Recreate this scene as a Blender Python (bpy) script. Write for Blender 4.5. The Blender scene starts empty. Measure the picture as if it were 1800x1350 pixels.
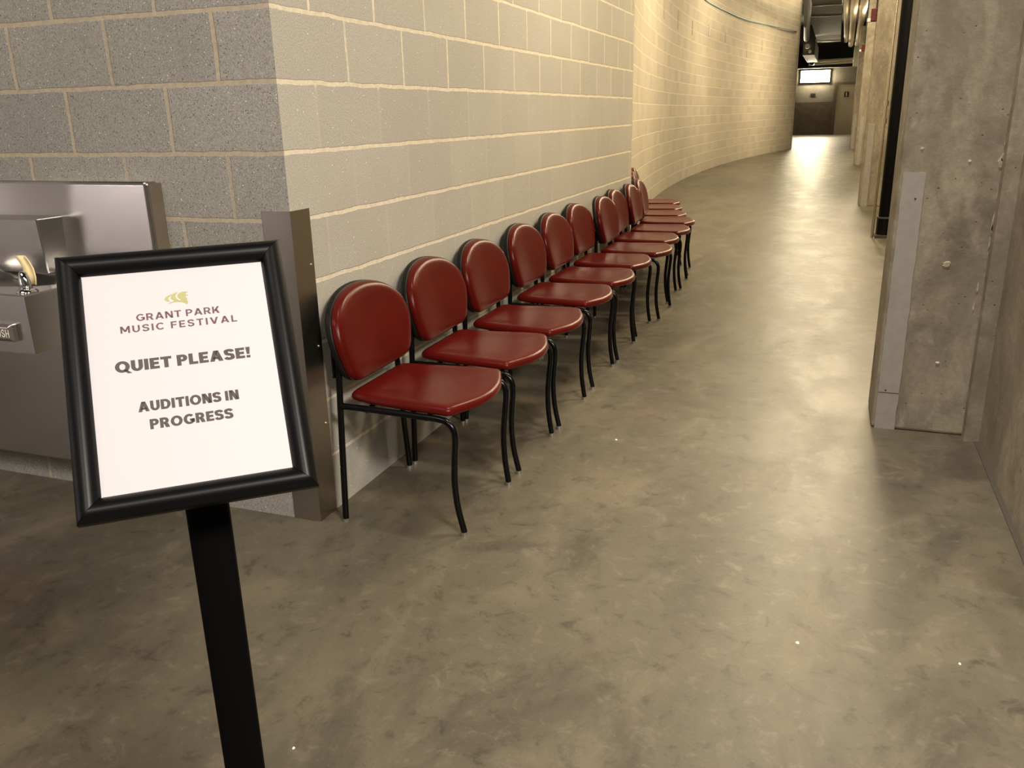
import bpy, bmesh, math, random
from mathutils import Vector, Matrix
random.seed(7)
C = bpy.context.scene.collection
K = 0.2032                      # block course height
CX, CY = -1.542, 2.214          # outside corner of the block walls
PI = math.pi

# ------------------------------------------------------------------ node helpers
class NT:
    def __init__(s, name):
        s.m = bpy.data.materials.new(name); s.m.use_nodes = True
        s.t = s.m.node_tree; s.b = s.t.nodes['Principled BSDF']
    def n(s, typ, **kw):
        nd = s.t.nodes.new(typ)
        for k, v in kw.items():
            if k == 'inp':
                for a, b in v.items(): s.put(nd.inputs[a], b)
            else: setattr(nd, k, v)
        return nd
    def put(s, sock, v):
        if isinstance(v, bpy.types.NodeSocket): s.t.links.new(v, sock)
        elif isinstance(v, bpy.types.Node): s.t.links.new(v.outputs[0], sock)
        else: sock.default_value = v
    def math(s, op, a, b=None, c=None, clamp=False):
        nd = s.n('ShaderNodeMath', operation=op, use_clamp=clamp)
        s.put(nd.inputs[0], a)
        if b is not None: s.put(nd.inputs[1], b)
        if c is not None: s.put(nd.inputs[2], c)
        return nd.outputs[0]
    def noise(s, vec, scale, detail=4, rough=.55, dist=0.0):
        nd = s.n('ShaderNodeTexNoise'); s.put(nd.inputs['Vector'], vec)
        nd.inputs['Scale'].default_value = scale; nd.inputs['Detail'].default_value = detail
        nd.inputs['Roughness'].default_value = rough; nd.inputs['Distortion'].default_value = dist
        return nd.outputs['Fac']
    def step(s, v, lo, hi, a=0.0, b=1.0):
        nd = s.n('ShaderNodeMapRange'); nd.interpolation_type = 'SMOOTHSTEP'
        s.put(nd.inputs['Value'], v)
        for k, x in (('From Min', lo), ('From Max', hi), ('To Min', a), ('To Max', b)): s.put(nd.inputs[k], x)
        return nd.outputs['Result']
    def mix(s, f, a, b, mode='MIX'):
        nd = s.n('ShaderNodeMix', data_type='RGBA', blend_type=mode)
        s.put(nd.inputs['Factor'], f)
        for i, v in ((6, a), (7, b)):
            if isinstance(v, tuple): v = tuple(v) + (1,) if len(v) == 3 else v
            s.put(nd.inputs[i], v)
        return nd.outputs[2]
    def coord(s, which='Object', scale=(1, 1, 1), rot=(0, 0, 0)):
        tc = s.n('ShaderNodeTexCoord'); mp = s.n('ShaderNodeMapping')
        s.put(mp.inputs['Vector'], tc.outputs[which]); mp.inputs['Scale'].default_value = scale
        mp.inputs['Rotation'].default_value = rot
        return mp.outputs[0]
    def bump(s, h, strength, dist, nrm=None):
        nd = s.n('ShaderNodeBump'); s.put(nd.inputs['Height'], h)
        nd.inputs['Strength'].default_value = strength; nd.inputs['Distance'].default_value = dist
        if nrm is not None: s.put(nd.inputs['Normal'], nrm)
        return nd.outputs[0]
    def out(s, color=None, rough=None, normal=None, metal=None):
        for k, v in (('Base Color', color), ('Roughness', rough), ('Normal', normal), ('Metallic', metal)):
            if v is None: continue
            if k == 'Base Color' and isinstance(v, tuple): v = tuple(v[:3]) + (1,)
            s.put(s.b.inputs[k], v)
        return s.m

def plain(name, col, rough=.5, metal=0.0, spec=None, noise=0.0, nscale=30, bump=0.0, coat=0.0):
    m = NT(name)
    if noise or bump:
        v = m.coord(); f = m.noise(v, nscale, 4)
        c = m.mix(m.step(f, .3, .7), tuple(x*(1-noise) for x in col), tuple(min(1, x*(1+noise)) for x in col))
        nb = m.bump(f, bump, .002) if bump else None
        m.out(c, rough, nb, metal)
    else: m.out(tuple(col), rough, None, metal)
    if spec is not None: m.b.inputs['Specular IOR Level'].default_value = spec
    if coat: m.b.inputs['Coat Weight'].default_value = coat; m.b.inputs['Coat Roughness'].default_value = .2
    return m.m

def emit(name, col, strength):
    m = NT(name); m.out((0, 0, 0), .5)
    m.b.inputs['Emission Color'].default_value = tuple(col)+(1,); m.b.inputs['Emission Strength'].default_value = strength
    return m.m

def block_material(name, base, alt, mortar, vert_below=1.0, vert_above=1.0, umin=-99.0):
    """concrete masonry in running bond, laid out in metres on the UV map"""
    m = NT(name)
    tc = m.n('ShaderNodeTexCoord'); sep = m.n('ShaderNodeSeparateXYZ'); m.put(sep.inputs[0], tc.outputs['UV'])
    obj = m.coord('Object')
    wob = m.math('MULTIPLY', m.math('SUBTRACT', m.noise(obj, 9, 3), .5), .012)
    wob2 = m.math('MULTIPLY', m.math('SUBTRACT', m.noise(obj, 70, 3), .5), .006)
    w = m.math('ADD', wob, wob2)
    U0, V0 = sep.outputs[0], sep.outputs[1]
    V = m.math('DIVIDE', m.math('ADD', V0, w), K)
    row = m.math('FLOOR', V)
    par = m.math('MULTIPLY', m.math('MODULO', row, 2.0), .5)
    U = m.math('SUBTRACT', m.math('DIVIDE', m.math('ADD', U0, w), 2*K), par)
    col = m.math('FLOOR', U)
    fv = m.math('FRACT', V); fu = m.math('FRACT', U)
    dv = m.math('MULTIPLY', m.math('MINIMUM', fv, m.math('SUBTRACT', 1.0, fv)), K)
    du = m.math('MULTIPLY', m.math('MINIMUM', fu, m.math('SUBTRACT', 1.0, fu)), 2*K)
    wid = m.math('ADD', .0045, m.math('MULTIPLY', m.noise(obj, 4, 2), .0035))
    mh = m.math('MULTIPLY', m.step(m.math('SUBTRACT', dv, wid), -.0012, .0018, 1.0, 0.0), m.math('GREATER_THAN', V0, .05))
    mv = m.step(m.math('SUBTRACT', du, wid), -.0012, .0018, 1.0, 0.0)
    vis = m.step(V0, 6.9*K, 7.0*K, vert_below, vert_above)
    # some of the vertical joints are rubbed flush
    wn0 = m.n('ShaderNodeTexWhiteNoise', noise_dimensions='2D'); cb0 = m.n('ShaderNodeCombineXYZ')
    m.put(cb0.inputs[0], m.math('ROUND', U)); m.put(cb0.inputs[1], row); m.put(wn0.inputs['Vector'], cb0)
    vis = m.math('MULTIPLY', vis, m.step(wn0.outputs['Value'], .0, .5, .65, 1.0))
    mv = m.math('MULTIPLY', m.math('MULTIPLY', mv, vis), m.math('GREATER_THAN', U0, umin))
    mask = m.math('MAXIMUM', mh, mv)
    cb = m.n('ShaderNodeCombineXYZ'); m.put(cb.inputs[0], col); m.put(cb.inputs[1], row)
    wn = m.n('ShaderNodeTexWhiteNoise', noise_dimensions='2D'); m.put(wn.inputs['Vector'], cb)
    fine = m.noise(obj, 260, 5, .75)
    big = m.noise(obj, 2.2, 3)
    rnd = wn.outputs['Value']
    bc = m.mix(m.math('MULTIPLY', rnd, 1.0), base, alt)
    bc = m.mix(m.step(fine, .25, .75, 0.0, 1.0), m.mix(.4, bc, (0, 0, 0)), m.mix(.22, bc, (1, 1, .95)))
    bc = m.mix(m.step(big, .35, .7, 0.0, .35), bc, tuple(x*.80 for x in base))
    # pits and pale aggregate
    vo = m.n('ShaderNodeTexVoronoi'); m.put(vo.inputs['Vector'], obj); vo.inputs['Scale'].default_value = 130
    sc = m.n('ShaderNodeSeparateColor'); m.put(sc.inputs[0], vo.outputs['Color'])
    size = m.step(vo.outputs['Distance'], .10, .38, 1.0, 0.0)
    pit = m.math('MULTIPLY', m.math('GREATER_THAN', sc.outputs[0], .80), size)
    grit = m.math('MULTIPLY', m.math('GREATER_THAN', sc.outputs[1], .985), size)
    bc = m.mix(m.math('MULTIPLY', pit, .75), bc, (.035, .03, .028))
    bc = m.mix(grit, bc, (.85, .83, .78))
    mc = m.mix(m.step(m.noise(obj, 60, 4), .3, .7), tuple(x*.82 for x in mortar), mortar)
    colr = m.mix(mask, bc, mc)
    h = m.math('SUBTRACT', m.math('ADD', 1.0, m.math('MULTIPLY', m.math('SUBTRACT', fine, .5), .55)), m.math('MULTIPLY', pit, .5))
    h = m.math('MULTIPLY', h, m.math('SUBTRACT', 1.0, m.math('MULTIPLY', mask, .7)))
    m.out(colr, .86, m.bump(h, .6, .004))
    m.b.inputs['Specular IOR Level'].default_value = .3
    return m.m

def floor_material():
    m = NT('polished_concrete')
    v = m.coord('Object'); vs = m.coord('Object', (1.0, .55, 1), (0, 0, .5))
    a = m.noise(vs, 1.3, 6, .62, .5); b = m.noise(vs, 3.4, 7, .66, .7); c = m.noise(v, 13, 6, .72, .5); d = m.noise(v, 85, 4, .7)
    g = m.noise(vs, 2.1, 7, .68, .9)
    col = m.mix(m.step(a, .36, .64), (0.0764, 0.0647, 0.0476), (0.1076, 0.0936, 0.0655))
    col = m.mix(m.step(b, .50, .66, 0, .55), col, (0.1482, 0.1232, 0.0827))
    col = m.mix(m.step(g, .52, .66, 0, .60), col, (0.0515, 0.0437, 0.0343))
    col = m.mix(m.step(m.noise(v, 1.1, 4, .6, .6), .55, .70, 0, .50), col, (0.1482, 0.1076, 0.0686))
    col = m.mix(m.step(c, .53, .70, 0, .60), col, (0.1599, 0.1373, 0.0983))
    col = m.mix(m.step(c, .47, .30, 0, .65), col, (0.0374, 0.0320, 0.0257))
    col = m.mix(m.step(d, .58, .76, 0, .40), col, (0.1950, 0.1677, 0.1248))
    col = m.mix(m.step(d, .43, .25, 0, .40), col, (0.0250, 0.0211, 0.0172))
    rgh = m.math('ADD', m.step(b, .3, .7, .33, .45), m.math('MULTIPLY', d, .05))
    nb = m.bump(m.math('ADD', m.math('MULTIPLY', c, .7), m.math('MULTIPLY', m.noise(m.coord('Object', (.3, 1.6, 1)), 3.0, 3), 1.2)), .12, .01)
    nb = m.bump(d, .06, .002, nb)
    m.out(col, rgh, nb); m.b.inputs['Specular IOR Level'].default_value = .36
    return m.m

def concrete_material(name, k=1.0, streak=1.0):
    m = NT(name)
    v = m.coord('Object'); vs = m.coord('Object', (1, .45, .5))
    a = m.noise(vs, 5.5, 6, .62, .5); b = m.noise(v, 3.0, 5, .6, .4); c = m.noise(v, 34, 6, .72); e = m.noise(vs, 14, 5, .6, .3)
    A = tuple(x*k for x in (.200, .175, .135)); B = tuple(x*k for x in (.320, .285, .222)); D = tuple(x*k for x in (.120, .100, .076))
    col = m.mix(m.step(a, .35, .65), A, B)
    col = m.mix(m.step(b, .48, .68, 0, .85*streak), col, D)
    col = m.mix(m.step(e, .58, .75, 0, .85*streak), col, tuple(x*k for x in (.35, .315, .25)))
    col = m.mix(m.step(c, .35, .7, .30, 0), col, D)
    vo = m.n('ShaderNodeTexVoronoi'); m.put(vo.inputs['Vector'], v); vo.inputs['Scale'].default_value = 55
    sc = m.n('ShaderNodeSeparateColor'); m.put(sc.inputs[0], vo.outputs['Color'])
    pit = m.math('MULTIPLY', m.math('GREATER_THAN', sc.outputs[0], .93), m.step(vo.outputs['Distance'], .08, .25, 1, 0))
    col = m.mix(m.math('MULTIPLY', pit, .7), col, (.04, .034, .028))
    m.out(col, m.step(b, .3, .7, .62, .8), m.bump(m.math('ADD', m.math('SUBTRACT', c, m.math('MULTIPLY', pit, 1.5)), m.math('MULTIPLY', b, 2)), .35, .006))
    m.b.inputs['Specular IOR Level'].default_value = .35
    return m.m

def steel_material(name, col=(.50, .465, .43), rough=.27, scale=(1, 1, 90)):
    m = NT(name); v = m.coord('Object', scale)
    f = m.noise(v, 14, 4, .6)
    m.out(m.mix(f, tuple(x*.97 for x in col), tuple(x*1.02 for x in col)), m.step(f, .2, .8, rough-.03, rough+.04), None, 1.0)
    return m.m

M = dict(
    block_dark=block_material('darker_grey_block', (.235, .218, .194), (.190, .175, .156), (.400, .335, .250), .9, 1.0, .02),  # darker block and mortar tones, used on the foyer-facing faces
    block_light=block_material('paler_grey_block', (.405, .376, .318), (.360, .333, .282), (.64, .57, .44), .14, 1.0, K+.02),
    block_curve=block_material('buff_block', (.45, .385, .275), (.36, .31, .225), (.60, .51, .36), .5, .55),
    block_far=block_material('brown_block', (.20, .170, .125), (.17, .145, .11), (.24, .20, .145), .5, .5),
    floor=floor_material(), concrete=concrete_material('cast_concrete', 1.35), concrete2=concrete_material('cast_concrete_wall', 1.35, .7),
    concrete3=concrete_material('buff_cast_concrete', 1.45, .5),
    steel=steel_material('brushed_stainless', (.52, .50, .485), .23), guard=steel_material('brushed_corner_steel', (.42, .385, .34), .3, (25, 25, 1)),
    chrome=plain('chrome', (.78, .80, .84), .06, 1.0), screw=plain('screw_steel', (.6, .57, .52), .35, 1.0),
    vinyl=None, black=plain('black_enamel', (.002, .002, .0024), .22, 0, .22), shell=plain('black_plastic', (.005, .005, .005), .5, 0, .2),
    frame=plain('black_satin_aluminium', (.002, .002, .0025), .38, 0, .2), pole=plain('black_pole_paint', (.0015, .0015, .0018), .6, 0, .06),
    paper=plain('white_paper', (.41, .395, .425), .6), ink=plain('grey_ink', (.055, .047, .050), .8), ink2=plain('plum_ink', (.10, .055, .072), .8),
    logo=plain('lime_ink', (.30, .29, .13), .8), beige=plain('beige_rubber', (.80, .66, .38), .5), glide=plain('metal_glide', (.35, .32, .28), .4, .8),
    grey_paint=plain('pale_grey_paint', (.40, .375, .35), .5, 0, None, .06, 25, .15), darkjoint=plain('dark_joint_and_gap', (.055, .045, .035), .8),
    pipe_black=plain('black_gloss_pipe', (.003, .003, .0035), .35, 0, .1), pale_pipe=plain('cream_pipe_wrap', (.72, .66, .52), .7),
    slab=plain('grey_deck', (.05, .045, .034), .8, 0, None, .1, 3), void=plain('dark_soffit', (.006, .006, .0055), .9),
    duct=plain('dull_duct', (.055, .058, .046), .7), red=plain('alarm_red', (.10, .006, .006), .4), lens=plain('strobe_lens', (.9, .88, .8), .15),
    greenbox=plain('grey_green_cabinet', (.30, .31, .245), .5), door=plain('buff_door_paint', (.46, .41, .31), .45), jamb=plain('door_frame_paint', (.15, .125, .09), .5),
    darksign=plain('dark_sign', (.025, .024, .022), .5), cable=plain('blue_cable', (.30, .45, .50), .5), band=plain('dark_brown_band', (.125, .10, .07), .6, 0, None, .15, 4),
    pale=plain('pale_plaster', (.42, .375, .29), .8, 0, None, .25, 60, .4), white=plain('white_sign_mark', (.8, .78, .7), .5),
    jamb_dark=plain('dark_duct_paint', (.022, .021, .018), .7),
    lilac_wall=plain('lilac_painted_wall', (.60, .565, .575), .8),
    pale_wall=plain('pale_painted_wall', (.37, .355, .335), .8, 0, None, .06, 3),
    lamp=emit('lit_diffuser', (1.0, .86, .58), 170.0), conduit=plain('galvanised_conduit', (.55, .50, .40), .25, 1.0), chip=plain('pale_chip', (.72, .68, .62), .7),
)
vm = NT('red_vinyl'); _v = vm.coord(); _n = vm.noise(_v, 420, 3, .6)
vm.out(vm.mix(vm.step(vm.noise(_v, 5, 3), .3, .7), (.062, .0034, .0022), (.075, .0044, .0030)), .30, vm.bump(_n, .07, .0006))
vm.b.inputs['Specular IOR Level'].default_value = .13
M['vinyl'] = vm.m

# ------------------------------------------------------------------ object helpers
def link(name, me, mat, parent=None, smooth=False):
    o = bpy.data.objects.new(name, me); C.objects.link(o)
    if mat is not None: me.materials.append(M[mat] if isinstance(mat, str) else mat)
    if smooth:
        for p in me.polygons: p.use_smooth = True
    if parent is not None: o.parent = parent
    return o
def pyd(name, vs, fs, mat, parent=None, smooth=False):
    me = bpy.data.meshes.new(name); me.from_pydata([tuple(v) for v in vs], [], fs); me.validate(); me.update()
    bm = bmesh.new(); bm.from_mesh(me); bmesh.ops.recalc_face_normals(bm, faces=bm.faces); bm.to_mesh(me); bm.free()
    return link(name, me, mat, parent, smooth)
class MB:
    def __init__(s): s.v = []; s.f = []
    def add(s, vs, fs):
        n = len(s.v); s.v += [tuple(v) for v in vs]; s.f += [tuple(i+n for i in f) for f in fs]; return s
    def box(s, a, b, mtx=None):
        x0, y0, z0 = a; x1, y1, z1 = b
        vs = [Vector(p) for p in ((x0,y0,z0),(x1,y0,z0),(x1,y1,z0),(x0,y1,z0),(x0,y0,z1),(x1,y0,z1),(x1,y1,z1),(x0,y1,z1))]
        if mtx is not None: vs = [mtx @ v for v in vs]
        return s.add(vs, [(0,3,2,1),(4,5,6,7),(0,1,5,4),(1,2,6,5),(2,3,7,6),(3,0,4,7)])
    def tube(s, pts, r, seg=12, cap=True, rs=None):
        pts = [Vector(p) for p in pts]; n = len(pts); rings = []
        T = [(pts[min(i+1, n-1)]-pts[max(i-1, 0)]).normalized() for i in range(n)]
        u = T[0].orthogonal().normalized()
        for i in range(n):
            u = (u - T[i]*u.dot(T[i])).normalized(); w = T[i].cross(u); rr = rs[i] if rs else r
            rings.append([pts[i]+(u*math.cos(2*PI*k/seg)+w*math.sin(2*PI*k/seg))*rr for k in range(seg)])
        vs = [p for rg in rings for p in rg]
        fs = [(i*seg+k, i*seg+(k+1)%seg, (i+1)*seg+(k+1)%seg, (i+1)*seg+k) for i in range(n-1) for k in range(seg)]
        if cap: fs += [tuple(reversed(range(seg))), tuple((n-1)*seg+k for k in range(seg))]
        return s.add(vs, fs)
    def rings(s, rings, cap0=True, cap1=True):
        seg = len(rings[0]); n = len(rings)
        vs = [p for rg in rings for p in rg]
        fs = [(i*seg+k, i*seg+(k+1)%seg, (i+1)*seg+(k+1)%seg, (i+1)*seg+k) for i in range(n-1) for k in range(seg)]
        if cap0: fs.append(tuple(reversed(range(seg))))
        if cap1: fs.append(tuple((n-1)*seg+k for k in range(seg)))
        return s.add(vs, fs)
    def build(s, name, mat, parent=None, smooth=False, bevel=0, bseg=2, subsurf=0, auto=None):
        o = pyd(name, s.v, s.f, mat, parent, smooth)
        if bevel:
            md = o.modifiers.new('bevel', 'BEVEL'); md.width = bevel; md.segments = bseg; md.limit_method = 'ANGLE'; md.angle_limit = .6
        if subsurf:
            md = o.modifiers.new('subd', 'SUBSURF'); md.levels = md.render_levels = subsurf
        if auto is not None:
            bm = bmesh.new(); bm.from_mesh(o.data)
            for f in bm.faces: f.smooth = True
            for e in bm.edges:
                if len(e.link_faces) == 2 and e.calc_face_angle(0) > auto: e.smooth = False
            bm.to_mesh(o.data); bm.free()
        return o
def struct(o): o['kind'] = 'structure'; return o
def thing(name, label, cat, loc=(0, 0, 0), rz=0, group=None):
    o = bpy.data.objects.new(name, None); C.objects.link(o); o.location = loc; o.rotation_euler = (0, 0, rz); o.empty_display_size = .1
    return tag(o, label, cat, group)
def tag(o, label, cat, group=None):
    o['label'] = label; o['category'] = cat
    if group: o['group'] = group
    return o
def catmull(P, n=6, closed=False):
    P = [Vector(p) for p in P]; L = len(P); out = []
    for i in range(L if closed else L-1):
        g = (lambda j: P[j % L]) if closed else (lambda j: P[max(0, min(L-1, j))])
        a, b, c, d = g(i-1), g(i), g(i+1), g(i+2)
        for k in range(n):
            t = k/n
            out.append(.5*((2*b)+(c-a)*t+(2*a-5*b+4*c-d)*t*t+(3*b-a-3*c+d)*t**3))
    if not closed: out.append(P[-1])
    return out

def wall_uv(o, ufun):
    me = o.data; uv = me.uv_layers.new(name='UVMap')
    for p in me.polygons:
        for li in p.loop_indices:
            co = me.vertices[me.loops[li].vertex_index].co
            uv.data[li].uv = (ufun(co, p.normal), co.z)

# ------------------------------------------------------------------ the setting
H = 5.4
def slab(name, a, b, mat): return struct(MB().box(a, b).build(name, mat))
slab('floor', (-7, -5, -.2), (6, 50, 0), 'floor')
slab('wall_back', (-7, -5.2, 0), (6, -5, H), 'pale_wall')
slab('wall_side', (-7.2, -5.2, 0), (-7, 3, H), 'lilac_wall')
slab('ceiling', (-7, -5, H), (6, 50, H+.15), 'void')

def corner_u(co, n):
    if abs(n.y) > .5: return CX - co.x
    return (co.y - CY) + K
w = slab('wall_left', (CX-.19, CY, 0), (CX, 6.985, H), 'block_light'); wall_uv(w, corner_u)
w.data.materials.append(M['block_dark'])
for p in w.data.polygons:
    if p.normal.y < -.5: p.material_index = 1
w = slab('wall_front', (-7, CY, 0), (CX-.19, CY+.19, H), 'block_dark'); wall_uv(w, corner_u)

def curve_x(y): return -2.82 + (.0098 if y < 18 else .0078)*(y-18)**2
ys = [6.98 + (31.62-6.98)*i/90 for i in range(91)]
vs = []; fs = []; us = []
s = 0.0
for i, y in enumerate(ys):
    x = curve_x(y)
    if i: s += math.hypot(x-curve_x(ys[i-1]), y-ys[i-1])
    us.append(s)
    for (xx, z) in ((x, 0), (x, H), (x-.2, 0), (x-.2, H)): vs.append((xx, y, z))
for i in range(90):
    a = 4*i; b = a+4
    fs += [(a, b, b+1, a+1), (a+2, a+3, b+3, b+2), (a+1, b+1, b+3, a+3)]
fs += [(0, 1, 3, 2), (360, 362, 363, 361)]
me = bpy.data.meshes.new('wall_curved'); me.from_pydata(vs, [], fs); me.update()
bm = bmesh.new(); bm.from_mesh(me); bmesh.ops.recalc_face_normals(bm, faces=bm.faces); bm.to_mesh(me); bm.free()
w = struct(link('wall_curved', me, 'block_curve', None, False))
uv = me.uv_layers.new(name='UVMap')
for p in me.polygons:
    for li in p.loop_indices:
        vi = me.loops[li].vertex_index; uv.data[li].uv = (us[vi//4], me.vertices[vi].co.z)
    if abs(p.normal.z) < .5 and abs(p.normal.y) < .9: p.use_smooth = True
# plain sealed return strip where the straight wall stops
struct(MB().box((-1.66, 6.985, 0), (CX-.001, 7.012, H)).build('trim_1', 'block_curve'))

# far end
w = slab('wall_far', (-7, 48.6, 0), (6, 48.8, 3.4), 'block_far'); wall_uv(w, lambda co, n: co.x)
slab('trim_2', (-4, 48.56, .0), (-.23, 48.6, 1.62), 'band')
slab('wall_end', (-7, 49.4, 0), (6, 49.6, H), 'void')
slab('ceiling_deck', (-1.05, 22.0, 4.0), (-.12, 40.3, 4.25), 'slab')
for i, y in enumerate((26.4, 29.5)):
    slab('trim_%d' % (3+i), (-1.05, y-.05, 3.97), (-.12, y+.05, 4.0), 'jamb')
slab('trim_5', (-1.05, 40.2, 3.96), (-.12, 40.35, 4.05), 'grey_paint')

# right side
slab('wall_right', (.655, 2.2, 0), (.86, 3.72, H), 'concrete2')
slab('floor_gap_strip', (.638, 2.2, -.01), (.66, 3.66, .003), 'darkjoint')  # flat dark strip painted in for the shaded gap between floor and wall
slab('wall_right_far', (1.35, 3.72, 0), (1.55, 48.6, H), 'concrete3')
struct(MB().box((.60, 3.65, 0), (.66, 3.712, H)).build('trim_6', 'concrete2'))

# ------------------------------------------------------------------ pillars
def pillar(x0, y0, x1, y1, label, sx0, sx1, sz=1.065, mat='concrete', marks=False, top=H):
    t = thing('concrete_pillar', label, 'pillar', (x0, y0, 0), 0, 'pillars along the corridor')
    MB().box((0, 0, 0), (x1-x0, y1-y0, top)).build('shaft', mat, t, bevel=.012)
    if marks:
        random.seed(3)
        n = 26; pts = []
        L = [(sx0-x0 + (random.random()-.5)*.003 if 0 < i < n-1 else sx0-x0, i*sz/(n-1)) for i in range(n)]
        R_ = [(sx1-x0 + (random.random()-.5)*.004 if 0 < i < n-1 else sx1-x0, i*sz/(n-1)) for i in range(n)]
        vs = []
        for (a, z), (b, _) in zip(L, R_): vs += [(a, -.004, z), (b, -.004, z), (a, 0, z), (b, 0, z)]
        fs = []
        for i in range(n-1):
            a = 4*i; b = a+4
            fs += [(a, a+1, b+1, b), (a, b, b+2, a+2), (a+1, a+3, b+3, b+1)]
        fs += [(0, 2, 3, 1), (4*n-4, 4*n-3, 4*n-1, 4*n-2)]
        g = pyd('corner_strip', vs, fs, 'grey_paint', t)
        g['label'] = 'pale grey painted strip with two screw holes'
        for (x, z) in ((sx0-x0+.053, .965), (sx0-x0+.028, .172)):
            MB().tube([(x, -.0055, z), (x, -.003, z)], .0035, 10).build('screw_hole', 'darksign', g)
        MB().box((sx0-x0, -.0046, .160), (sx1-x0, -.0038, .1625)).build('strip_joint', 'darkjoint', g)
    else:
        MB().box((sx0-x0, -.012, 0), (sx1-x0, .0, sz)).build('corner_strip', 'grey_paint', t)['label'] = 'pale grey painted strip'
    return t
p1 = pillar(.25, 3.715, .70, 4.05, 'nearest rough concrete pillar, full-height, with a pale grey strip on its near edge', .264, .344, 1.065, 'concrete', True)
pillar(.385, 12.9, .85, 13.3, 'second concrete pillar down the corridor, just past the black pipe', .415, .495, 1.09, 'concrete3')
pillar(.475, 22.4, .95, 22.8, 'third concrete pillar down the corridor, with a short grey strip low on it', .53, .61, 1.1, 'concrete3')
pillar(.49, 31.0, .98, 31.4, 'farthest concrete pillar visible at the right, before the far wall', .52, .60, 1.1, 'concrete3', False, 3.77)
# form-tie plugs and patches on the nearest pillar
def blob(name, x, z, rx, rz_, mat, seed, parent, y=-.002, th=.003):
    random.seed(seed); n = 16
    out = [(x+rx*math.cos(2*PI*k/n)*(.75+.5*random.random()), z+rz_*math.sin(2*PI*k/n)*(.75+.5*random.random())) for k in range(n)]
    m = MB().rings([[(a, 0.0, b) for a, b in out], [((a-x)*.8+x, -th, (b-z)*.8+z) for a, b in out]])
    return m.build(name, mat, parent)
for i, (x, z, rx, rz_, mt) in enumerate([(.240, 1.108, .005, .005, 'chip'), (.210, .711, .015, .014, 'pale'), (.224, .306, .007, .005, 'chip'),
                                         (.07, 1.155, .006, .006, 'pale')]):
    blob('form_tie_plug', x, z, rx, rz_, mt, 20+i, p1)
for i, (x, z, rx, rz_) in enumerate([(.352, 1.30, .006, .018), (.355, 1.17, .010, .014), (.348, 1.12, .005, .020), (.356, 1.06, .004, .016), (.362, .95, .009, .030),
                                     (.355, .90, .010, .028), (.350, .855, .006, .022), (.362, 1.24, .012, .03), (.345, 1.10, .016, .022), (.368, 1.02, .006, .03), (.352, .985, .006, .02), (.366, .92, .012, .02), (.349, .875, .008, .03), (.347, .80, .004, .03), (.330, .62, .005, .02), (.325, .545, .006, .02), (.375, .345, .003, .05)]):
    blob('lime_streak', x, z, rx*.7, rz_, 'pale', 40+i, p1)

# black drain pipe + conduit
t = thing('drain_pipe', 'tall glossy black vertical pipe standing behind the nearest pillar', 'pipe', (.565, 9.75, 0))
MB().tube([(0, 0, 0), (0, 0, H)], .066, 28).build('pipe', 'pipe_black', t, auto=.6)
MB().tube([(0, 0, .03), (0, 0, .20)], .078, 28).build('collar', 'black', t, auto=.6)
MB().tube([(0, 0, .20), (0, 0, .215)], .083, 28).build('collar_ring', 'duct', t, auto=.6)
MB().box((-.085, -.10, 0), (.10, .10, .03)).build('footing', 'darkjoint', t)
t = thing('conduit', 'thin pale metal conduit running up beside the black pipe', 'conduit', (.455, 9.70, 0))
MB().tube([(0, 0, 0), (0, 0, H)], .014, 14).build('tube', 'conduit', t, auto=.6)
for z in (1.15, 1.32): MB().tube([(0, 0, z), (0, 0, z+.05)], .022, 14).build('coupling', 'conduit', t, auto=.6)
# alarms
def alarm(x, y, z, label):
    t = thing('fire_alarm', label, 'fire alarm', (x, y, z), 0, 'fire alarms on the pillars')
    MB().box((-.075, -.05, -.07), (0, .05, .09)).build('housing', 'red', t, bevel=.008)
    MB().box((-.115, -.035, -.075), (-.06, .035, -.03)).build('strobe', 'lens', t, bevel=.006)
    MB().tube([(-.012, 0, .08), (-.012, 0, 2.2)], .012, 8).build('conduit_drop', 'duct', t)
alarm(.385, 13.02, 2.46, 'red fire alarm with strobe on the second pillar, higher in view')
alarm(.475, 22.55, 2.62, 'red fire alarm with bright strobe on the third pillar, lower in view')

# overhead services at the far end
def run(name, label, cat, pts, r, mat, group=None, seg=16):
    o = MB().tube(pts, r, seg).build(name, mat, auto=.8); return tag(o, label, cat, group)
for x0, x1, y1, lab in ((-.02, .09, 38.8, 'leftmost of three cream overhead pipes beside the pillars'), (.18, .30, 41.3, 'middle of three cream overhead pipes beside the pillars'), (.41, .55, 41.2, 'rightmost of three cream overhead pipes beside the pillars')):
    r = .072 if x0 < 0 else .10
    t = thing('overhead_pipe', lab, 'pipe', (x0, 23.2, 3.9), 0, 'cream overhead pipes')
    MB().tube([(0, 0, 0), (0, 1.5, 0), (x1-x0, y1-23.2, 0), (x1-x0, y1-23.2+.1, -.03)], r, 18).build('pipe', 'pale_pipe', t, auto=.9)
    MB().tube([((x1-x0)*.78, (y1-23.2)*.86, 0), ((x1-x0)*.78, (y1-23.2)*.86+.12, 0)], r*1.12, 18).build('coupling', 'pale_pipe', t, auto=.9)
tag(MB().box((-1.5, 38, 3.35), (-1.05, 44, 3.95)).build('duct', 'jamb_dark'), 'dull boxed duct at the left end of the far ceiling', 'duct')
run('overhead_duct', 'round grey-green duct along the ceiling edge above the curved wall end', 'duct', [(-.93, 20, 3.88), (-.95, 25, 3.88), (-1.36, 37, 3.88)], .10, 'duct')
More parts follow.
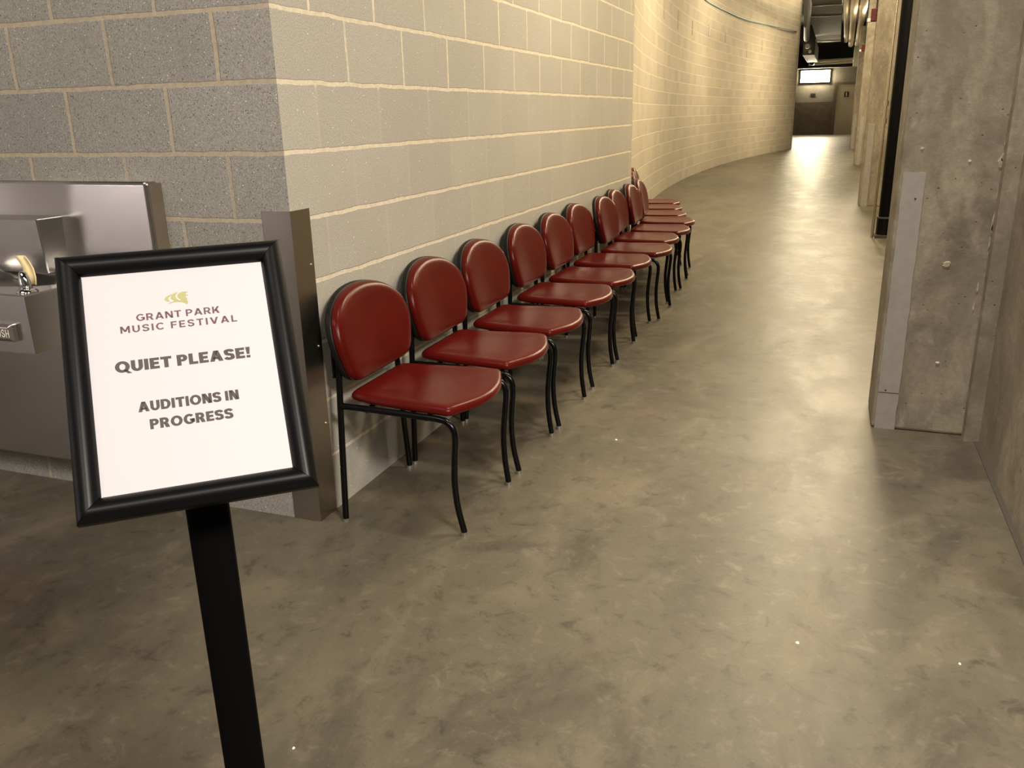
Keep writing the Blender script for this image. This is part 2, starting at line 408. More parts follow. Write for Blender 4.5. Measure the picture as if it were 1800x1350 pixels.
for z, lab, r in ((3.50, 'upper of two pale pipes crossing below the dark far ceiling', .06), (3.37, 'lower of two pale pipes crossing below the dark far ceiling', .055)):
    run('cross_pipe', lab, 'pipe', [(-1.5, 46, z-.02), (.75, 46, z+.03)], r, 'pale_pipe', 'pale cross pipes at the far end')
tag(MB().box((.44, 39.9, 2.95), (.85, 40.3, 3.72)).build('electrical_cabinet', 'greenbox', bevel=.01), 'grey-green box hung high beside the far pillar under the cream pipes', 'electrical box')
slab('trim_7', (-4, 47.2, 3.22), (3, 47.6, 3.34), 'void')
for x, y, z, r in ((-1.33, 37.6, 3.66, .09), (-1.22, 37.6, 3.46, .06)):
    o = MB().tube([(x, y, z), (x, y+.25, z)], r, 14).build('pipe_end', 'lens', auto=.8)
    tag(o, 'bright round pipe end beside the far duct, ' + ('upper and larger of the two' if z > 3.7 else 'lower and smaller of the two'), 'pipe end', 'bright pipe ends')
t = thing('spotlight', 'small angled spotlight head above the glowing wall light', 'light', (-1.35, 45, 3.45))
MB().box((-.17, -.1, -.13), (.17, .1, .13), Matrix.Rotation(.6, 4, 'Y')).build('housing', 'duct', t, bevel=.01)
MB().box((.165, -.08, -.10), (.19, .08, .10), Matrix.Rotation(.6, 4, 'Y')).build('lens', 'lens', t)
MB().tube([(-.05, 0, .1), (-.05, 0, .7)], .04, 10).build('arm', 'pale_pipe', t)
t = thing('wall_light', 'glowing rectangular light high on the far wall', 'light', (-1.2, 48.6, 2.86))
MB().box((-.72, -.16, -.28), (.70, 0, .30)).build('housing', 'grey_paint', t)
MB().box((-.70, -.22, -.26), (.68, -.16, .28)).build('diffuser', 'lamp', t, bevel=.03)['label'] = 'glowing diffuser'
# far door
d = struct(pyd('door_1', *(lambda m: (m.v, m.f))(MB().box((-.09, 48.50, 0), (1.0, 48.55, 2.44))), 'door'))
fr = MB().box((-.25, 48.48, 0), (-.09, 48.6, 2.56)).box((-.09, 48.48, 2.44), (1.2, 48.6, 2.56)).build('door_frame', 'jamb', d)
MB().tube([(-.03, 48.46, 1.0), (.08, 48.46, 1.0)], .02, 8).build('door_handle', 'screw', d)
t = thing('restroom_sign', 'small dark square sign with a pale figure on the far door', 'sign', (.37, 48.5, 1.96))
MB().box((-.11, -.02, -.13), (.12, 0, .13)).build('plate', 'darksign', t)
fg = MB().tube([(-.01, -.025, .075), (-.01, -.02, .075)], .022, 10).box((-.03, -.025, -.02), (.01, -.02, .05)).box((-.03, -.025, -.09), (-.015, -.02, -.02)).box((-.005, -.025, -.09), (.01, -.02, -.02)).box((.02, -.025, -.05), (.05, -.02, -.03))
fg.build('figure', 'white', t)
tag(MB().box((-1.38, 48.57, 1.95), (-1.13, 48.6, 2.05)).build('wall_plaque', 'darksign'), 'small dark plaque on the far wall under the glowing light', 'sign')

# marks and cable on the curved wall
pts = []
for y, z in ((17.5, 3.58), (19.58, 3.53), (20.44, 3.53), (22.12, 3.55), (24.66, 3.57), (27.56, 3.66), (31.14, 3.73)): pts.append((curve_x(y)+.014, y, z))
tag(MB().tube(catmull(pts, 8), .014, 8).build('cable', 'cable', smooth=True), 'thin pale blue cable sagging along the upper curved wall', 'cable')
for i, (y, z, w_, h_) in enumerate(((14.34, 2.86, .10, .30), (16.26, 2.86, .10, .30), (18.1, 2.87, .10, .26), (20.24, 3.0, .18, .24), (22.28, 2.98, .12, .22), (25.14, 2.75, .22, .16), (27.0, 3.07, .14, .26), (29.4, 3.05, .18, .24))):
    x = curve_x(y); a = math.atan(2*(.0098 if y < 18 else .0078)*(y-18))
    mt = Matrix.Translation((x, y, z)) @ Matrix.Rotation(-a, 4, 'Z')
    o = MB().box((-.004, -w_/2, -h_/2), (.006, w_/2, h_/2), mt).build('anchor_plate', 'block_curve' if i in (0, 1, 2, 4, 6, 7) else 'grey_paint')
    if i in (0, 1, 2, 4, 6, 7): wall_uv(o, lambda co, n: co.y + .1)
    nth = ['nearest', 'second nearest', 'third nearest', 'fourth nearest', 'fifth nearest', 'sixth nearest', 'seventh nearest', 'farthest'][i]
    tag(o, 'small plate high on the curved wall, %s of the row below the blue cable' % nth, 'wall plate', 'plates on the curved wall')

# ------------------------------------------------------------------ stainless corner guard
t = thing('corner_guard', 'brushed stainless angle guard on the block wall corner', 'corner guard', (CX, CY, 0))
gm = MB(); zt = 1.047
prof = [(-.102, 0), (-.102, -.003), (.003, -.003), (.003, .102), (0, .102), (0, 0)]
gm.rings([[(x, y, z) for x, y in prof] for z in (.0, zt)], False, False)
gm.add([(x, y, 0) for x, y in prof]+[(x, y, zt) for x, y in prof], [(0, 1, 2, 5), (2, 3, 4, 5), (6, 11, 8, 7), (8, 11, 10, 9)])
gm.build('angle', 'guard', t, bevel=.0012)
for (x, y, z, ax) in ((-.085, -.003, .94, 'y'), (-.085, -.003, .12, 'y'), (.003, .085, .87, 'x'), (.003, .085, .60, 'x'), (.003, .085, .33, 'x')):
    e = (0, -.0025, 0) if ax == 'y' else (.0025, 0, 0)
    MB().tube([(x, y, z), (x+e[0], y+e[1], z)], .0045, 12).build('screw', 'screw', t)

# ------------------------------------------------------------------ drinking fountain
t = thing('drinking_fountain', 'brushed stainless wall drinking fountain left of the corner', 'drinking fountain', (-2.5, CY, 0))
def P(x, y, z): return (x+2.5, y-CY, z)
xs = [-2.02-.004*0, -2.041]
# back panel with a stamped hollow: grid surface
nx, nz = 70, 26; X0, X1, Z0, Z1 = -3.55, -2.04, .80, 1.135; YF = CY-.035
def hollow(x, z):
    d = (-2.405 - x) - .30*max(0, 1.0-(z-.80)/.335)**2*.5 + .03
    if d <= 0: return 0.0
    e = min(1, d/.34); return .033*math.sin(e*PI/2) * min(1.0, .35+.65*(z-.8)/.3)
vs = []; fs = []
for j in range(nz+1):
    for i in range(nx+1):
        x = X0+(X1-X0)*i/nx; z = Z0+(Z1-Z0)*j/nz
        vs.append(P(x, YF+hollow(x, z)*.85, z))
for j in range(nz):
    for i in range(nx):
        a = j*(nx+1)+i; fs.append((a, a+1, a+nx+2, a+nx+1))
b0 = len(vs)
vs += [P(X0, CY, Z0), P(X1, CY, Z0), P(X1, CY, Z1), P(X0, CY, Z1)]
fs.append(tuple([nx] + [j*(nx+1)+nx for j in range(1, nz+1)] + [b0+2, b0+1]))
fs.append(tuple([nz*(nx+1)+i for i in range(nx+1)] + [b0+2, b0+3]))
fs.append(tuple([i for i in range(nx, -1, -1)] + [b0, b0+1]))
fs.append(tuple([j*(nx+1) for j in range(nz, -1, -1)] + [b0, b0+3]))
pyd('back_panel', vs, fs, 'steel', t, True)
bpy.data.objects['back_panel'].data.polygons.foreach_set('use_smooth', [len(p.vertices) == 4 for p in bpy.data.objects['back_panel'].data.polygons])
MB().box(P(-2.042, YF+.004, .14), P(-2.018, CY, 1.13)).build('edge_trim', 'band', t)
# upper ledge at the left (side of the higher basin)
lx, ly = -2.43, 2.09
led = MB().rings([[P(-3.5, ly, .84), P(lx, ly, .84), P(lx, YF+.01, .84), P(-3.5, YF+.01, .84)], [P(-3.5, ly-.01, 1.005), P(lx+.0, ly-.01, 1.022), P(lx, YF+.03, 1.022), P(-3.5, YF+.03, 1.005)]])
led.build('splash_ledge', 'steel', t, bevel=.004)
# basin: box with rounded hollow in the top
bx0, bx1, by0, by1, bz0, bz1 = -3.2, -2.142, 1.745, CY-.035, .675, .85
hx, hy, ha, hb = -2.44, 1.985, .265, .155
n = 48
def oring(f, z):
    r = []
    for k in range(n):
        th = 2*PI*k/n; c_, s_ = math.cos(th), math.sin(th)
        e = 2/2.6
        r.append(Vector(P(hx+ha*f*math.copysign(abs(c_)**e, c_), hy+hb*f*math.copysign(abs(s_)**e, s_), z)))
    return r
def rect_ring(z, inset=0):
    r = []
    xc, yc = (bx0+bx1)/2, (by0+by1)/2
    for k in range(n):
        th = 2*PI*k/n
        dx, dy = math.cos(th), math.sin(th)
        tx = ((bx1-inset-hx)/dx) if dx > 1e-9 else ((bx0+inset-hx)/dx if dx < -1e-9 else 1e9)
        ty = ((by1-inset-hy)/dy) if dy > 1e-9 else ((by0+inset-hy)/dy if dy < -1e-9 else 1e9)
        q = min(tx, ty); r.append([hx+dx*q, hy+dy*q, z])
    for cx_, cy_ in ((bx0+inset, by0+inset), (bx1-inset, by0+inset), (bx0+inset, by1-inset), (bx1-inset, by1-inset)):
        k = min(range(n), key=lambda k: (r[k][0]-cx_)**2+(r[k][1]-cy_)**2); r[k][0], r[k][1] = cx_, cy_
    return [Vector(P(*p)) for p in r]
bs = MB(); bs.rings([rect_ring(bz0), rect_ring(bz1-.004), rect_ring(bz1, .004), oring(1.0, bz1), oring(.97, bz1-.006), oring(.8, bz1-.03), oring(.5, bz1-.045), oring(.15, bz1-.05)])
bs.build('basin', 'steel', t, auto=.5)
# push bar
pb = MB().rings([[P(-2.62, by0, .712), P(-2.193, by0, .712), P(-2.193, by0, .765), P(-2.62, by0, .765)],
                 [P(-2.62, by0-.014, .712), P(-2.195, by0-.014, .712), P(-2.195, by0-.014, .765), P(-2.62, by0-.014, .765)],
                 [P(-2.612, by0-.024, .722), P(-2.203, by0-.024, .722), P(-2.203, by0-.024, .757), P(-2.612, by0-.024, .757)]]).build('push_bar', 'steel', t, bevel=.002)
# lower shroud
MB().box(P(-3.5, 2.12, .14), P(-2.02, CY, .84)).build('lower_panel', 'steel', t, bevel=.004)
# bubbler
BX, BY = -2.182, 1.792
def lat(pr): return [[Vector(P(BX+r*math.cos(2*PI*k/20), BY+r*math.sin(2*PI*k/20), z)) for k in range(20)] for r, z in pr]
MB().rings(lat([(.030, .850), (.030, .853), (.022, .858), (.016, .862)])).build('bubbler_base', 'chrome', t, smooth=True)
def ell(cx_, cy_, cz_, a, b): return [Vector(P(cx_+a*math.cos(2*PI*k/20), cy_+b*math.sin(2*PI*k/20), cz_)) for k in range(20)]
MB().rings([ell(BX, BY, .858, .020, .016), ell(BX-.001, BY, .875, .0185, .015), ell(BX-.003, BY, .893, .0165, .013), ell(BX-.006, BY+.002, .906, .012, .010), ell(BX-.008, BY+.003, .910, .007, .006)]).build('spout', 'chrome', t, smooth=True)
gd = MB(); pa = [(.866, .0), (.890, .004), (.915, .001), (.938, -.012), (.950, -.022)]
rr = []
for z, off in pa:
    rr.append([Vector(P(BX-.010+off+u_, BY+.024+.010*(1-(u_/.02)**2)+q, z)) for u_, q in ((-.020, 0), (-.010, 0), (0, 0), (.010, 0), (.020, 0), (.020, .004), (.010, .004), (0, .004), (-.010, .004), (-.020, .004))])
gd.rings(rr).build('mouth_guard', 'beige', t, smooth=True)['label'] = 'beige flexible mouth guard behind the spout'

# ------------------------------------------------------------------ lettering: geometric capitals drawn as filled strokes
def glyph(ch, t, wf=1.0):
    """polygons of a capital of height 1; t = stem width"""
    P_ = []; h_ = t*.84
    def rect(x0, y0, x1, y1): P_.append([(x0, y0), (x1, y0), (x1, y1), (x0, y1)])
    def diag(xb, xt, w_, y0=0.0, y1=1.0): P_.append([(xb, y0), (xb+w_, y0), (xt+w_, y1), (xt, y1)])
    def arc(cx, cy, rx, ry, a0, a1, n_=22, tx=None, ty=None):
        tx = t if tx is None else tx; ty = h_ if ty is None else ty
        for k in range(n_):
            q = [math.radians(a0+(a1-a0)*(k+e)/n_) for e in (0, 1)]
            o = [(cx+rx*math.cos(a), cy+ry*math.sin(a)) for a in q]; n2 = [(cx+(rx-tx)*math.cos(a), cy+(ry-ty)*math.sin(a)) for a in q]
            P_.append([o[0], o[1], n2[1], n2[0]])
    if ch == 'I': rect(0, 0, t, 1); w_ = t
    elif ch in 'EF':
        w_ = .62*wf; rect(0, 0, t, 1); rect(t, 1-h_, w_, 1); rect(t, .5-h_/2, w_*.93, .5+h_/2)
        if ch == 'E': rect(t, 0, w_, h_)
    elif ch == 'L': w_ = .60*wf; rect(0, 0, t, 1); rect(t, 0, w_, h_)
    elif ch == 'T': w_ = .72*wf; rect(0, 1-h_, w_, 1); rect(w_/2-t/2, 0, w_/2+t/2, 1-h_)
    elif ch == 'H': w_ = .76*wf; rect(0, 0, t, 1); rect(w_-t, 0, w_, 1); rect(t, .5-h_/2, w_-t, .5+h_/2)
    elif ch == 'N': w_ = .80*wf; rect(0, 0, t, 1); rect(w_-t, 0, w_, 1); diag(w_-t*1.25, 0, t*1.25)
    elif ch == 'M':
        w_ = .96*wf; rect(0, 0, t, 1); rect(w_-t, 0, w_, 1); diag(w_/2-t*.55, 0, t*1.1, .22, 1); diag(w_/2-t*.55, w_-t*1.1, t*1.1, .22, 1)
    elif ch == 'A': w_ = .90*wf; diag(0, w_/2-t*.6, t*1.12); diag(w_-t*1.12, w_/2-t*.52, t*1.12); rect(w_*.24, .20, w_*.76, .20+h_*.92)
    elif ch == 'V': w_ = .88*wf; diag(w_/2-t*.6, 0, t*1.12); diag(w_/2-t*.52, w_-t*1.12, t*1.12)
    elif ch == 'K': w_ = .78*wf; rect(0, 0, t, 1); diag(t*.6, w_-t*1.35, t*1.3, .30, 1); diag(w_-t*1.3, t+.06, t*1.25, 0, .62)
    elif ch == 'U': w_ = .76*wf; rect(0, .40, t, 1); rect(w_-t, .40, w_, 1); arc(w_/2, .40, w_/2, .415, 180, 360)
    elif ch in 'OQ':
        w_ = .94*wf; arc(w_/2, .5, w_/2, .515, 0, 360, 44)
        if ch == 'Q': diag(w_*.84, w_*.50, t*.95, -.13, .22)
    elif ch in 'CG':
        w_ = .88*wf; arc(w_*.52, .5, w_*.52, .515, 42, 318 if ch == 'C' else 342, 34)
        if ch == 'G': rect(w_-t*.98, .14, w_, .52); rect(w_*.56, .52-h_*.95, w_, .52)
    elif ch == 'D': w_ = .80*wf; rect(0, 0, t, 1); rect(t, 1-h_, w_*.45, 1); rect(t, 0, w_*.45, h_); arc(w_*.45, .5, w_*.55, .5, -90, 90)
    elif ch in 'PR':
        w_ = .70*wf; b_ = .36; rect(0, 0, t, 1); rect(t, 1-h_, w_*.55, 1); rect(t, b_, w_*.55, b_+h_*.92); arc(w_*.55, (1+b_)/2, w_*.45, (1-b_)/2, -90, 90, 18)
        if ch == 'R': w_ = .76*wf; diag(w_-t*1.2, w_*.40, t*1.2, 0, b_+.04)
    elif ch == 'S':
        w_ = .70*wf
        cl = catmull([(w_-t*.42, .70+.04, 0), (w_*.74, .5+.5-h_*.62, 0), (w_*.48, 1.012-h_/2, 0), (w_*.20, .90-h_*.28, 0), (t*.52, .715, 0), (w_*.25, .575, 0), (w_*.5, .508, 0), (w_*.76, .43, 0), (w_-t*.5, .285, 0), (w_*.80, .10+h_*.28, 0), (w_*.50, -.012+h_/2, 0), (w_*.24, h_*.62, 0), (t*.36, .26, 0)], 5)
        for k in range(len(cl)-1):
            q = []
            for e in (k, k+1):
                a_, b_ = cl[max(0, e-1)], cl[min(len(cl)-1, e+1)]; d_ = (b_-a_).normalized()
                wd_ = (t*abs(d_.y)+h_*abs(d_.x))/(abs(d_.x)+abs(d_.y))/2
                nn = Vector((-d_.y, d_.x, 0))*wd_; q.append((cl[e]+nn, cl[e]-nn))
            P_.append([(q[0][0].x, q[0][0].y), (q[1][0].x, q[1][0].y), (q[1][1].x, q[1][1].y), (q[0][1].x, q[0][1].y)])
    elif ch == '!': w_ = t*1.1; P_.append([(w_*.2, .34), (w_*.8, .34), (w_, 1), (0, 1)]); rect(w_*.08, 0, w_*.92, .23)
    return w_, P_
def lettering(name, body, x0, x1, base, cap, stem, mat, parent, space=.12, depth=0, fn=None, gap=.36):
    """set a line of capitals to fill x0..x1 on a baseline"""
    items = []; x = 0
    for ch in body:
        if ch == ' ': x += gap; continue
        w_, polys = glyph(ch, stem); items.append((x, polys)); x += w_+space
    sx = (x1-x0)/(x-space); vs, fs = [], []
    for off, polys in items:
        for pl in polys:
            n0_ = len(vs)
            area_ = sum(pl[i][0]*pl[(i+1) % len(pl)][1]-pl[(i+1) % len(pl)][0]*pl[i][1] for i in range(len(pl)))
            if area_ < 0: pl = pl[::-1]
            for (a, b) in pl: vs.append((x0+(a+off)*sx, base+b*cap, depth))
            fs.append(tuple(range(n0_, n0_+len(pl))))
    if fn: vs = [fn(*v) for v in vs]
    me = bpy.data.meshes.new(name); me.from_pydata(vs, [], fs); me.update()
    return link(name, me, mat, parent)

# PUSH on the bar (embossed)
lettering('lettering', 'PUSH', -2.262, -2.200, .728, .023, .16, 'chip', pb, .2, 0, lambda x, y, z: (x+2.5, by0-.0248-CY, y))

# ------------------------------------------------------------------ sign stand
SC = Vector((-.7025, .7674, 1.0295)); yw, tl, rl = .6788, .6113, .018
n0 = Vector((math.sin(yw), -math.cos(yw), 0)); Xa = Vector((math.cos(yw), math.sin(yw), 0))
Up = Vector((0, 0, 1))*math.cos(tl) - n0*math.sin(tl)
Xa, Up = Xa*math.cos(rl)+Up*math.sin(rl), Up*math.cos(rl)-Xa*math.sin(rl)
Nn = Xa.cross(Up)
PC = SC - n0*.030
root = thing('sign_stand', 'black floor-standing sign holder with a quiet please audition notice', 'sign stand', (PC.x, PC.y, 0), yw)
Tm = Matrix.Translation(SC) @ Matrix((Xa, Up, Nn)).transposed().to_4x4()
L = (Matrix.Translation((PC.x, PC.y, 0)) @ Matrix.Rotation(yw, 4, 'Z')).inverted() @ Tm
def SL(x, y, z=0): return L @ Vector((x, y, z))
# pole: flat oval extrusion
def oval(z, a=.0270, b=.0135):
    r = []
    for k in range(32):
        th = 2*PI*k/32; c_, s_ = math.cos(th), math.sin(th)
        r.append(Vector((a*math.copysign(abs(c_)**.7, c_), b*math.copysign(abs(s_)**.7, s_), z)))
    return r
MB().rings([oval(.012), oval(.96)]).build('pole', 'pole', root, auto=.6)
bsr = []
for f, z in ((1, 0), (1, .006), (.97, .012), (.2, .016)):
    bsr.append([Vector((.19*f*math.copysign(abs(math.cos(2*PI*k/40))**.5, math.cos(2*PI*k/40)), .15*f*math.copysign(abs(math.sin(2*PI*k/40))**.5, math.sin(2*PI*k/40)), z)) for k in range(40)])
MB().rings(bsr).build('base_plate', 'pole', root, auto=.6)
MB().box((-.02, -.012, .93), (.02, .012, .985)).build('tilt_bracket', 'black', root, bevel=.003)
ow, oh, iw, ih = .2625, .3270, .2085, .2715
MB().box((-ow/2+.004, -oh/2+.004, -.010), (ow/2-.004, oh/2-.004, -.004), L).build('back_plate', 'black', root)
# snap frame profile swept round with mitres: t = 0 outer .. 1 inner
prof = [(0, -.012), (0, -.002), (.02, .0005), (.09, .0035), (.20, .0065), (.34, .0086), (.48, .0092), (.62, .0082), (.76, .0056), (.88, .0022), (.97, -.0012), (1.0, -.0032), (1.0, -.012)]
def side(a, b):  # a,b corner signs
    rg = []
    for sx_, sy_ in (a, b):
        rg.append([SL(sx_*(ow/2+(iw-ow)/2*t_), sy_*(oh/2+(ih-oh)/2*t_), z) for t_, z in prof])
    return rg
for a, b in (((-1, 1), (1, 1)), ((1, 1), (1, -1)), ((1, -1), (-1, -1)), ((-1, -1), (-1, 1))):
    r0, r1 = side(a, b); dr = (r1[0]-r0[0]).normalized()*.00035
    MB().rings([[p+dr for p in r0], [p-dr for p in r1]]).build('frame_rail', 'frame', root, auto=.9)
pm = MB().add([SL(-.106, -.138, -.0032), SL(.106, -.138, -.0032), SL(.106, .138, -.0032), SL(-.106, .138, -.0032), SL(-.106, -.138, -.0037), SL(.106, -.138, -.0037), SL(.106, .138, -.0037), SL(-.106, .138, -.0037)],
              [(0, 1, 2, 3), (7, 6, 5, 4), (0, 4, 5, 1), (1, 5, 6, 2), (2, 6, 7, 3), (3, 7, 4, 0)]).build('notice', 'paper', root)
pm['label'] = 'white printed notice sheet'
fnp = lambda x, y, z: SL(x/1000, y/1000, -.0029)
for body, x0, x1, bs_, cp, bd, mt, sp, gp in (('GRANT PARK', -48.6, 46.9, 71.8, 8.8, .195, 'ink2', .16, .34), ('MUSIC FESTIVAL', -67.4, 65.8, 57.9, 8.8, .195, 'ink2', .25, .40),
        ('QUIET PLEASE!', -77.3, 75.6, 8.9, 13.8, .275, 'ink', .085, .26), ('AUDITIONS IN', -57.1, 55.3, -42.4, 12.2, .265, 'ink', .085, .26), ('PROGRESS', -46.3, 46.0, -64.8, 12.2, .265, 'ink', .085, .26)):
    lettering('lettering', body, x0, x1, bs_, cp, bd, mt, pm, sp, 0, fnp, gp)
# feather-like emblem, built from curved leaves
lg = MB()
def leaf(A, B_, n=10):
    A = catmull([(x, y, 0) for x, y in A], 5); B2 = catmull([(x, y, 0) for x, y in B_], 5)
    m_ = min(len(A), len(B2)); vs_ = []; f_ = []
    for i in range(m_): vs_ += [fnp(A[i].x, A[i].y, 0), fnp(B2[i].x, B2[i].y, 0)]
    for i in range(m_-1): f_.append((2*i, 2*i+1, 2*i+3, 2*i+2))
    lg.add(vs_, f_)
leaf([(-4.8, 102.9), (-9.5, 101.4), (-13.6, 98.6), (-14.3, 95.6), (-11.6, 93.6)], [(-4.8, 102.9), (-8.6, 99.8), (-10.2, 97.4), (-9.8, 95.0), (-8.4, 93.4)])
leaf([(1.8, 104.6), (-3.0, 103.6), (-6.8, 100.6), (-7.0, 96.8), (-3.4, 93.6)], [(1.8, 104.6), (-1.2, 101.6), (-1.8, 98.6), (-.6, 95.8), (2.4, 93.2)])
leaf([(13.2, 104.0), (7.0, 104.6), (1.6, 102.2), (.9, 98.0), (4.2, 94.2), (8.2, 91.6)], [(13.2, 104.0), (10.4, 102.0), (10.8, 98.6), (9.2, 97.8), (11.0, 95.4), (11.4, 91.6)])
leaf([(-12.4, 90.1), (-7.5, 92.3), (-1.8, 93.6), (4.2, 93.4), (8.0, 92.2), (12.2, 91.4)], [(-12.4, 90.0), (-7.5, 91.2), (-1.8, 91.9), (4.2, 91.0), (8.6, 89.0), (10.6, 87.2)])
leaf([(11.4, 99.9), (12.4, 100.0), (13.2, 99.4)], [(11.2, 99.2), (12.4, 98.9), (13.2, 99.2)])
lg.build('emblem', 'logo', pm)

# ------------------------------------------------------------------ chairs
def make_chair():
    t = thing('side_chair', 'x', 'chair')
    seat_o = [(-.196, 0), (-.196, .10), (-.194, .160), (-.176, .188), (-.07, .206), (.06, .221), (.155, .229), (.186, .224), (.204, .190), (.238, .095), (.250, 0)]
    full = [(x, y, 0) for x, y in seat_o] + [(x, -y, 0) for x, y in reversed(seat_o[1:-1])]
    O = catmull(full, 4, True); cx_ = .03
    m = MB(); rg = []
    for f, z in ((.86, .416), (.970, .417), (.994, .422), (1.0, .429), (.994, .437), (.972, .444), (.93, .448), (.86, .4485), (.74, .4445), (.5, .4415), (.25, .440), (.04, .4395)):
        ring = []
        for p in O:
            x = cx_+(p.x-cx_)*f; y = p.y*f
            dz = -.010*max(0, (x-.12)/.14)**2 + .004*max(0, -(x+.08)/.1)
            ring.append((x, y, z+dz))
        rg.append(ring)
    m.rings(rg).build('seat', 'vinyl', t, smooth=True)
    back_o = [(0, .478), (.10, .481), (.170, .488), (.206, .510), (.227, .555), (.242, .605), (.242, .648), (.222, .700), (.172, .742), (.10, .770), (0, .781)]
    full = [(s_, z_, 0) for s_, z_ in back_o] + [(-s_, z_, 0) for s_, z_ in reversed(back_o[1:-1])]
    O = catmull(full, 4, True); zc = .628
    def sheet(prof_):
        rg = []
        for f, off in prof_:
            ring = []
            for p in O:
                s_ = p.x*f; z_ = zc+(p.y-zc)*f
                x = -.197-(z_-.49)*.20 + .42*s_*s_ + off
                ring.append((x, s_, z_))
            rg.append(ring)
        return rg
    MB().rings(sheet([(.80, -.002), (.97, -.001), (.995, .004), (1.0, .011), (.993, .020), (.97, .028), (.93, .0335), (.86, .0365), (.7, .039), (.45, .040), (.2, .040), (.03, .040)])).build('backrest', 'vinyl', t, smooth=True)
    MB().rings(sheet([(.05, -.024), (.5, -.024), (.9, -.023), (.985, -.021), (1.004, -.014), (1.006, -.004), (1.0, .0015), (.9, .0015)])).build('back_shell', 'shell', t, smooth=True)
    for sg in (-1, 1):
        ru = catmull([(-.214, sg*.240, .012), (-.217, sg*.222, .22), (-.218, sg*.208, .40), (-.2185, sg*.200, .50), (-.2185, sg*.198, .575)], 5)
        lg_ = MB().tube(ru, .0108, 14).build('rear_leg', 'black', t, auto=.9)
        MB().tube([(-.214, sg*.240, 0), (-.214, sg*.240, .012)], .0118, 12).build('glide', 'glide', lg_)
        MB().box((-.238, sg*.198-.009, .50), (-.230, sg*.198+.009, .70)).build('back_bracket', 'black', t, bevel=.001)
        fl = catmull([(-.216, sg*.207, .406), (-.10, sg*.211, .406), (.05, sg*.219, .405), (.145, sg*.225, .404), (.180, sg*.227, .396), (.200, sg*.228, .372), (.204, sg*.228, .335), (.198, sg*.226, .27), (.193, sg*.222, .19), (.198, sg*.216, .10), (.213, sg*.208, .012)], 5)
        lg_ = MB().tube(fl, .0108, 14).build('front_leg', 'black', t, auto=.9)
        MB().tube([(.213, sg*.208, 0), (.213, sg*.208, .012)], .0118, 12).build('glide', 'glide', lg_)
    MB().tube([(.10, -.221, .400), (.10, .221, .400)], .009, 10).tube([(-.12, -.211, .401), (-.12, .211, .401)], .009, 10).build('seat_support', 'black', t)
    return t
proto = make_chair()
def copy_tree(o, parent=None):
    kids = list(o.children); c = o.copy(); C.objects.link(c)
    if parent is not None: c.parent = parent
    for k in kids: copy_tree(k, c)
    return c
FX = -.213
chairs = [(-1.032+FX, 2.483, 0), (-1.031+FX, 3.010, 0), (-1.027+FX, 3.520, 0), (-1.030+FX, 4.100, 0), (-1.024+FX, 4.605, 0), (-1.035+FX, 5.136, 0), (-.990+FX, 5.632, 0),
          (-1.035+FX, 6.165, .03), (-1.03+FX, 6.665, .05), (-1.290, 7.20, .10), (-1.440, 7.70, .17), (-1.560, 8.21, .19), (-1.665, 8.73, .18)]
labs = ['red vinyl side chair nearest the camera, first in the row by the steel corner guard',
        'red vinyl side chair, second from the near end of the row', 'red vinyl side chair, third from the near end of the row',
        'red vinyl side chair, fourth from the near end of the row', 'red vinyl side chair, fifth from the near end of the row',
        'red vinyl side chair, sixth from the near end of the row', 'red vinyl side chair, seventh from the near end, set slightly further out',
        'red vinyl side chair, eighth from the near end of the row', 'red vinyl side chair, ninth from the near end of the row',
        'red vinyl side chair, tenth from the near end, where the wall starts to curve', 'red vinyl side chair, third from the far end, back partly hidden by the wall edge',
        'red vinyl side chair, next to last at the far end of the row', 'red vinyl side chair, farthest and last in the row by the curved wall']
roots = [proto] + [copy_tree(proto) for _ in chairs[1:]]
for o, (x, y, a), lb in zip(roots, chairs, labs):
    o.location = (x, y, 0); o.rotation_euler = (0, 0, a); o['label'] = lb; o['category'] = 'chair'; o['group'] = 'red chairs lined up along the block wall'

# chips and scraps on the floor
for i, (x, y, r, lb) in enumerate(((.021, 1.997, .0055, 'small white chip lying alone in the middle of the near floor'), (.399, 2.031, .004, 'tiny pale fleck on the floor toward the right wall'),
                               (-.757, 3.250, .006, 'small pale chip on the floor beside the chairs'), (-1.0, 1.25, .004, 'tiny pale chip on the floor left of the sign pole'))):
    random.seed(60+i); m = MB()
    base = [(r*math.cos(2*PI*k/7)*(.6+.6*random.random()), r*math.sin(2*PI*k/7)*(.6+.6*random.random())) for k in range(7)]
    m.rings([[(a, b, 0) for a, b in base], [(a*.7, b*.7, .0025) for a, b in base]])
    o = m.build('floor_chip', 'chip'); o.location = (x, y, 0); tag(o, lb, 'debris')

# ------------------------------------------------------------------ lights
def area(name, loc, tgt, sx, sy, power, col, spread=None):
    ld = bpy.data.lights.new(name, 'AREA'); ld.shape = 'RECTANGLE'; ld.size = sx; ld.size_y = sy; ld.energy = power; ld.color = col
    if spread: ld.spread = spread
    o = bpy.data.objects.new(name, ld); C.objects.link(o); o.location = loc
    o.rotation_euler = (Vector(tgt)-Vector(loc)).to_track_quat('-Z', 'Y').to_euler(); return o
WARM = (1.0, .82, .54); MID = (1.0, .90, .77)
area('corridor_or_added_light', (.15, 5.0, 3.3), (-1.5, 4.6, 1.3), .5, .5, 78, WARM)
area('corridor_or_added_light', (.75, 8.7, 3.6), (-.5, 8.4, 0), .5, 1.3, 190, WARM)
area('corridor_or_added_light', (.2, 12.6, 4.6), (-1.6, 12.8, .6), .5, 1.6, 300, WARM)
area('corridor_or_added_light', (.3, 20.0, 4.95), (-1.0, 19.0, .6), .5, 1.6, 360, WARM)
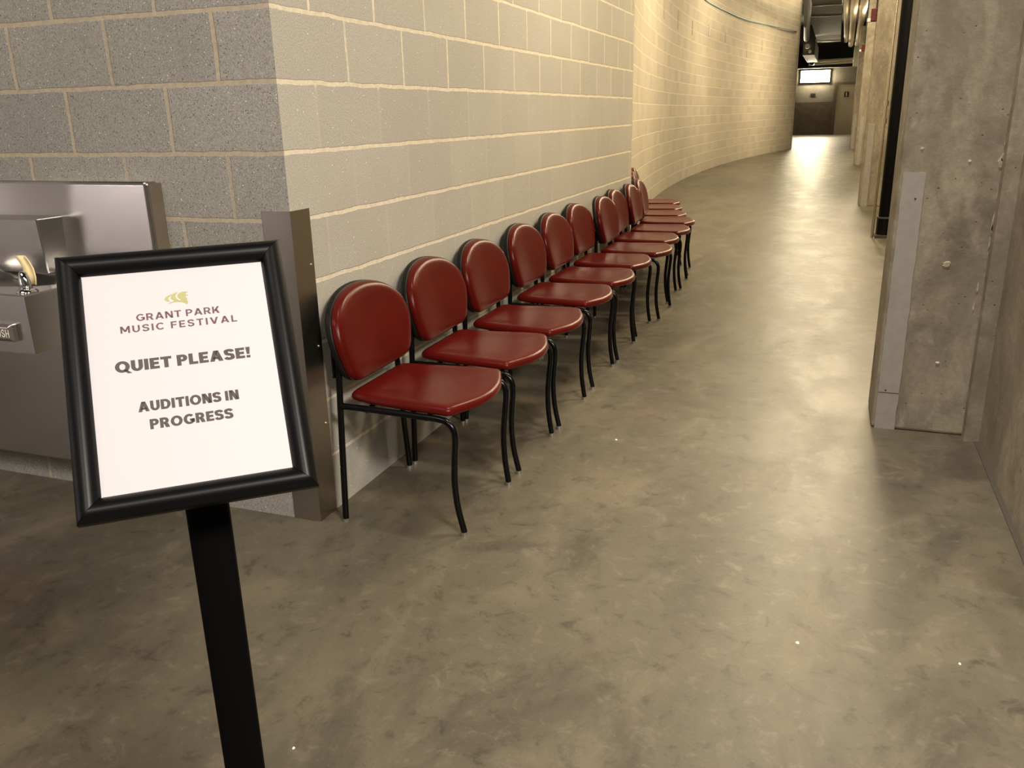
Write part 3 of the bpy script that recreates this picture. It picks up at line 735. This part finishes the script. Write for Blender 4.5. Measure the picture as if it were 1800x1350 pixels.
area('corridor_or_added_light', (1.0, 26.5, 3.8), (-1.8, 26.5, 1.4), .4, 1.6, 420, WARM)
area('corridor_or_added_light', (-1.0, 27.0, 5.3), (-2.5, 27.0, 3.6), 9.0, .3, 120, WARM)  # added unseen fill, lifts the curved wall's top that the deck shades
area('far_light', (-3.0, 39.0, 3.3), (.6, 37.5, 2.6), .6, 1.5, 460, WARM)
area('foyer_key_light', (2.2, -.6, 3.2), (-1.4, 2.7, .8), 1.1, .45, 310, MID)
area('foyer_or_added_light', (.2, -2.0, 3.4), (.3, 3.2, .9), 1.2, .5, 60, MID)
area('floor_fill_light', (.25, 2.75, 5.2), (.3, 2.8, 0), .5, .5, 24, MID, math.radians(50))  # added unseen fill for the shadowed floor wedge by the right wall
area('foyer_or_added_light', (-3.2, -1.4, 4.9), (-3.0, 0.4, 0), 2.2, 1.2, 90, MID)
area('foyer_or_added_light', (-6.4, -3.3, 1.7), (-7, -3.1, .8), .4, .4, 80, (1.0, .93, .90))  # added unseen lamp on the side wall, makes the steel panel's bright reflection

wd = bpy.data.worlds.new('World'); bpy.context.scene.world = wd; wd.use_nodes = True
wd.node_tree.nodes['Background'].inputs[0].default_value = (.9, .8, .65, 1); wd.node_tree.nodes['Background'].inputs[1].default_value = .10

# ------------------------------------------------------------------ camera
f, yaw, pitch, roll, h = 1481.457, .35887, .308537, -.0228034, 1.31166
fw = Vector((-math.sin(yaw)*math.cos(pitch), math.cos(yaw)*math.cos(pitch), -math.sin(pitch)))
rt = Vector((math.cos(yaw), math.sin(yaw), 0)); up = rt.cross(fw)
r2 = rt*math.cos(roll)+up*math.sin(roll); u2 = up*math.cos(roll)-rt*math.sin(roll)
cd = bpy.data.cameras.new('camera'); co = bpy.data.objects.new('camera', cd); C.objects.link(co)
cd.sensor_width = 36; cd.lens = f/1800*36; cd.clip_end = 200; cd.clip_start = .02
co.matrix_world = Matrix.Translation((0, 0, h)) @ Matrix((r2, u2, -fw)).transposed().to_4x4()
sc = bpy.context.scene; sc.camera = co
sc.view_settings.view_transform = 'Standard'; sc.view_settings.look = 'None'; sc.view_settings.gamma = 1; sc.view_settings.exposure = 0
